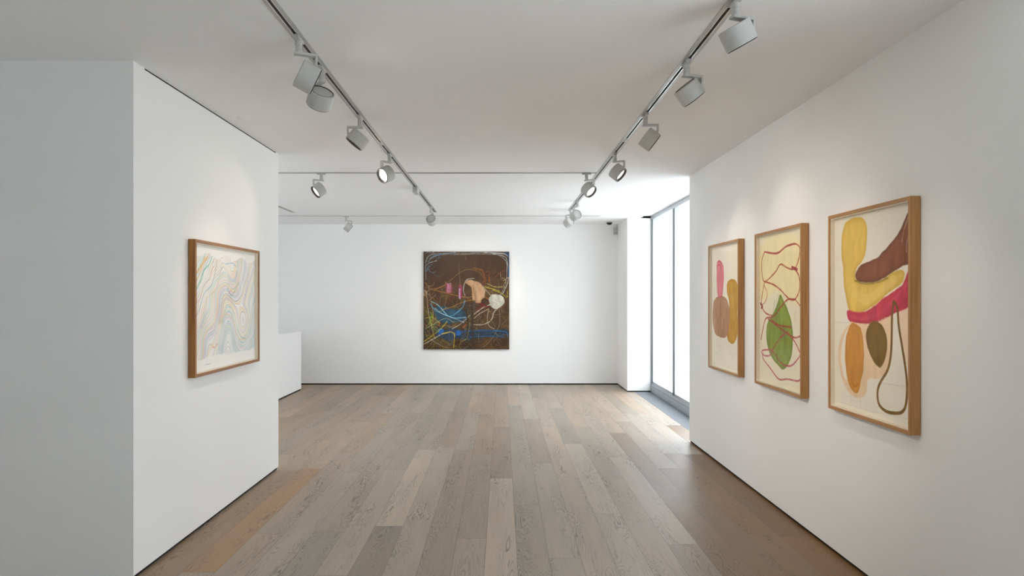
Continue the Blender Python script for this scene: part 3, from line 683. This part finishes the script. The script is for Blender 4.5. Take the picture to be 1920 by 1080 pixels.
# --- rear wall: dark brown canvas with tangled coloured strokes (sketch units 825 x 936)
def art_tangle():
    c = Canvas(330, 374, 1.60 / 1.82, H('#4A3322'), 2)
    Q = lambda pts: [((x - 72) / 825, (y - 62) / 936) for x, y in pts]
    n = c.noise(6, 7, 3, 4); c.im *= (.78 + .42 * n)[..., None]
    c.blend(.55 * np.clip((c.V - .42) * 2.2, 0, 1) * c.noise(8, 9, 4), H('#3A2A1C'))
    c.blend(.75 * np.clip((c.noise(7, 8, 17) - .5) * 4, 0, 1) * (c.V > .4), H('#5E4524'))
    c.poly(Q([(110, 110), (300, 100), (600, 110), (840, 140), (860, 300), (600, 330), (300, 360), (110, 350)]), H('#46301F'), .8, .06, .1, 5)
    S_ = lambda pts, wd, col, a=.9, dry=.4, k=0, **kw: c.stroke(Q(pts), wd, H(col), a, dry, int(abs(sum(x for x, _ in pts))) % 900 + k, **kw)
    rnd = random.Random(9)
    def scr(x0, x1, y0, y1, n_, cols, wd, L, a=.7):
        for i in range(n_):
            x, y = rnd.uniform(x0, x1), rnd.uniform(y0, y1); an = rnd.uniform(0, 6.28); pts = [(x, y)]
            for k in range(4): an += rnd.uniform(-.9, .9); x += math.cos(an) * L; y += math.sin(an) * L; pts.append((x, y))
            c.stroke(Q(pts), rnd.uniform(.5, 1.2) * wd, H(rnd.choice(cols)), a * rnd.uniform(.5, 1), .6, i + 7)
    scr(80, 890, 470, 985, 120, ['#33261A', '#6B5230', '#7E6A3C', '#4E3A26', '#5E5A50', '#8E8468', '#3A4A3A', '#7A4A2A'], .005, 30, .8)
    scr(80, 480, 560, 985, 70, ['#6E7A2A', '#8B8A2E', '#A6A03A', '#2F5E7E', '#4C8AA4', '#B9B48C'], .0045, 34)
    scr(90, 420, 560, 900, 46, ['#6E7A2A', '#8B8A2E', '#2F5E7E', '#A08A3A', '#3B2A1A', '#1F4468'], .006, 42)
    scr(430, 880, 560, 960, 40, ['#5C4A22', '#7A5228', '#2B2017', '#8F6A3A', '#6F6458', '#3C4A50'], .006, 42)
    scr(90, 880, 850, 985, 26, ['#7D6A22', '#5B3A22', '#2C2118', '#A87A30', '#8A4A2A'], .006, 38)
    scr(560, 870, 330, 470, 30, ['#A9A23A', '#C0B050', '#6E7A2A', '#9A5A26', '#D8CFA0'], .005, 24)
    scr(540, 760, 230, 350, 16, ['#8A4C22', '#6F4020', '#5A4A28'], .008, 26)
    scr(90, 200, 70, 260, 16, ['#B6C2C8', '#3C6A8C', '#6E3A2A', '#7D9AA8'], .006, 30)
    scr(80, 150, 360, 560, 14, ['#B98F70', '#8A6248', '#D0B49A'], .009, 24)
    scr(260, 400, 480, 600, 14, ['#7C2E2E', '#A05048', '#4A4038'], .006, 22)
    scr(580, 720, 540, 640, 12, ['#6E2422', '#8A3028', '#5A2018'], .010, 22)
    # blue pools
    c.poly(Q([(180, 610), (260, 590), (420, 620), (480, 660), (470, 720), (330, 750), (230, 730)]), H('#1F4A6E'), .75, .02, .3, 61, None, .03)
    c.poly(Q([(210, 800), (330, 800), (470, 810), (860, 810), (880, 860), (700, 890), (400, 900), (215, 880)]), H('#1D3A5C'), .7, .02, .35, 62, None, .03)
    c.poly(Q([(215, 805), (260, 800), (262, 845), (225, 860)]), H('#1F5FB0'), .95, .01, .2, 63); c.poly(Q([(385, 825), (425, 815), (430, 860), (390, 865)]), H('#1F66B8'), .95, .01, .2, 64)
    # top border sweeps of white and blue
    for p, wd, col in (([(98, 330), (92, 200), (110, 120), (160, 90), (300, 78), (480, 78), (640, 70)], .006, '#A9B4B4'), ([(140, 130), (230, 95), (420, 90), (600, 84), (760, 90)], .006, '#8FA0A2'),
                       ([(120, 160), (160, 110), (260, 85), (380, 72)], .009, '#7F9FB2'), ([(650, 72), (740, 76), (850, 84), (885, 110)], .012, '#C6CCCA'), ([(740, 84), (850, 110), (876, 160), (885, 260), (880, 360), (830, 470)], .007, '#C4CBCB'),
                       ([(800, 100), (862, 150), (872, 230), (866, 330), (840, 420), (810, 480)], .006, '#9FB0B4'), ([(890, 70), (892, 180), (888, 300)], .018, '#1F4470'), ([(850, 66), (893, 100)], .02, '#1F4470'),
                       ([(100, 250), (120, 210), (150, 190)], .014, '#4E7F9A'), ([(96, 200), (130, 170), (200, 150)], .007, '#9DB0BA'), ([(170, 100), (250, 88)], .01, '#2F5E86'), ([(200, 126), (240, 120)], .010, '#2F5E86')): S_(p, wd, col, .85, .5)
    # ochre and orange lines across the middle
    for p, wd, col in (([(90, 360), (150, 420), (260, 450), (400, 485), (520, 510)], .009, '#9A6A34'), ([(150, 480), (200, 420), (290, 370), (400, 280), (470, 240), (540, 236), (610, 260), (650, 310)], .006, '#8A6434'),
                       ([(180, 420), (280, 385), (282, 350)], .006, '#B07A40'), ([(250, 620), (350, 590), (450, 545), (560, 520), (660, 500), (720, 540)], .010, '#A8702C'), ([(410, 180), (415, 260), (425, 380), (430, 540)], .004, '#8F7A5A'),
                       ([(120, 400), (150, 560), (170, 700), (150, 760)], .005, '#B08A66'), ([(100, 440), (120, 640), (150, 780), (180, 890)], .005, '#CFC2A0'), ([(640, 250), (660, 310), (650, 360)], .012, '#8C4A20'), ([(560, 220), (640, 240)], .016, '#8A5224'),
                       ([(700, 290), (705, 350)], .012, '#9A4F22'), ([(740, 330), (800, 270), (850, 240)], .008, '#7A4420'), ([(660, 400), (740, 420), (800, 440)], .009, '#B9A83E'), ([(690, 370), (760, 400), (830, 400)], .007, '#C9BE68'),
                       ([(740, 430), (820, 460), (870, 500), (878, 440)], .008, '#AFAA34'), ([(470, 90), (480, 140)], .008, '#8A6A3A')): S_(p, wd, col, .85, .5)
    scr(100, 880, 560, 980, 40, ['#8C3A24', '#C0A860', '#A9B0A8', '#2C3C50', '#9A6A30'], .0045, 34, .75)
    scr(470, 620, 540, 980, 40, ['#33291E', '#57493A', '#6E6350', '#8C8470'], .005, 26, .7)
    # pink patches, buff rock, white disc
    for k, (x, w_, col) in enumerate([(296, .016, '#A8506E'), (312, .02, '#B8658A'), (328, .018, '#C98AA8'), (344, .018, '#A03E60'), (306, .008, '#D6A6B8')]):
        S_([(x, 368 + 6 * k % 11), (x + 3, 400), (x - 2, 440), (x + 2, 458 - 5 * k)], w_, col, .85, .75, k)
    for k, (x, w_, col) in enumerate([(414, .012, '#8E3A5C'), (424, .016, '#B04468'), (436, .012, '#96305A'), (422, .010, '#C4B4D0'), (416, .007, '#A9A0C4')]):
        S_([(x, 385 + 40 * (k > 2)), (x + 2, 420), (x - 1, 470), (x, 500 + 12 * (k > 2))], w_, col, .85, .7, k)
    c.stroke(Q([(470, 480), (455, 430), (470, 360), (500, 325), (560, 320)]), .009, H('#A9ADA6'), .85, .4, 73)
    c.poly(Q([(478, 370), (500, 340), (560, 335), (600, 355), (640, 395), (668, 440), (660, 490), (630, 530), (620, 555), (560, 540), (540, 500), (530, 420), (500, 385)]), H('#B08A68'), 1, .008, .22, 74, None, .014)
    S_([(560, 370), (590, 440), (600, 520)], .03, '#CDB08A', .5, .8); S_([(500, 360), (540, 400), (570, 470)], .014, '#9A7456', .6, .8); S_([(620, 380), (640, 440), (620, 510)], .018, '#C9A98A', .5, .9)
    S_([(560, 350), (555, 430), (580, 530)], .008, '#8A6244', .5, .7); S_([(640, 410), (655, 450), (640, 500)], .008, '#D8C4A8', .6, .6)
    c.stroke(Q([(640, 395), (690, 450), (735, 500)]), .007, H('#B9B4A6'), .8, .4, 75)
    c.poly(Q([(705, 510), (740, 475), (800, 470), (835, 500), (845, 545), (820, 590), (775, 612), (730, 600), (702, 560)]), H('#B9B7A8'), 1, .008, .16, 76, None, .014)
    for k in range(9): a = k * .7; S_([(772, 542), (772 + 50 * math.cos(a), 542 + 50 * math.sin(a))], .006, '#DDDACB' if k % 2 else '#ABA896', .7, .5)
    # sweeping curves in the lower half
    for p, wd, col in (([(140, 560), (180, 620), (240, 650), (330, 680), (400, 640), (450, 590), (470, 530)], .010, '#5FA0C0'), ([(150, 540), (220, 580), (330, 690), (480, 690)], .010, '#86BCCB'), ([(180, 600), (260, 660), (370, 700), (460, 740)], .006, '#A9C0CC'),
                       ([(350, 800), (420, 760), (490, 700), (520, 670)], .006, '#CFC8C0'), ([(560, 660), (640, 600), (710, 570)], .010, '#D9CDB8'), ([(560, 700), (620, 650), (700, 610)], .008, '#CDBDA2'), ([(555, 760), (640, 760), (720, 720), (750, 640), (790, 600)], .009, '#BDB8AC'),
                       ([(700, 620), (685, 700), (700, 770), (750, 800)], .006, '#B0ACA0'), ([(800, 620), (805, 740), (770, 830), (690, 940), (620, 980)], .006, '#8E8070'), ([(740, 820), (860, 830), (880, 870)], .008, '#3E7AA8'),
                       ([(430, 830), (600, 815), (800, 815)], .012, '#2A5A8A'), ([(520, 880), (700, 870), (850, 880)], .008, '#32608C'), ([(250, 850), (290, 840), (330, 830), (365, 845), (372, 870)], .013, '#D0B444'), ([(80, 920), (150, 870), (240, 800), (300, 730)], .010, '#C4B02C'),
                       ([(80, 945), (180, 890), (230, 860)], .008, '#D5CDB4'), ([(370, 880), (362, 980)], .010, '#B89A28'), ([(100, 780), (160, 700), (140, 640)], .008, '#8FA02C'), ([(90, 700), (160, 690), (230, 750)], .008, '#9AA83A'), ([(80, 620), (130, 680), (160, 780), (220, 830)], .007, '#7F9130'),
                       ([(90, 800), (200, 740), (290, 700), (360, 740)], .006, '#AEB48A'), ([(160, 910), (240, 960), (320, 985)], .006, '#9C8F70'), ([(480, 620), (500, 760), (490, 900), (520, 985)], .016, '#33271C'), ([(545, 560), (540, 700), (545, 900), (560, 985)], .02, '#3A2F28'),
                       ([(520, 740), (505, 820), (490, 900)], .006, '#9AA060'), ([(440, 920), (480, 900)], .008, '#C0A030'), ([(560, 540), (555, 640)], .03, '#4A4238'), ([(620, 560), (680, 590)], .02, '#6E2420'), ([(450, 790), (480, 760)], .012, '#A85A22'), ([(215, 770), (235, 740)], .01, '#B0542A'),
                       ([(700, 690), (740, 740), (760, 780)], .004, '#8A8A4A'), ([(600, 850), (602, 930)], .003, '#8F9498'), ([(320, 760), (322, 960)], .003, '#70808A'), ([(345, 770), (346, 940)], .003, '#70808A')): S_(p, wd, col, .88, .45)
    return c.im

def hang_pictures():
    framed('oak-framed painting nearest the camera: yellow form, brown bar and red sweep', art_sweep(), XR, 1, 3.346, .845, .933, 1.214, .055, .020, OAK)
    framed('oak-framed painting of a green leaf under looping red line, between two others', art_leaf(), XR, 1, 4.566, .845, .933, 1.214, .055, .020, OAK)
    framed('oak-framed painting of a pink bar, mauve oval and ochre figure, farthest of the three', art_oval(), XR, 1, 5.783, .845, .933, 1.214, .055, .020, OAK)
    framed('brown-framed wide drawing of pale flowing contour lines on the left partition', art_lines(), XL, -1, 4.48, 1.193, 1.086, .943, .051, .022, WALNUT)
    t = thing('canvas_painting', 'large unframed dark brown abstract canvas with a white disc on the rear wall', 'painting', (-.662, YB, .662))
    art_sheet('painted_canvas', art_tangle(), (-.80, -.042, 1.823), (1.60, 0, 0), (0, 0, -1.823), (0, -1, 0), .034, t, OILS, srgb('#3E2C20'))
    bm = bmesh.new(); bx(bm, -.77, .77, -.0085, -.001, .03, 1.79); obj('stretcher', bm, SPACER, t)
hang_pictures()
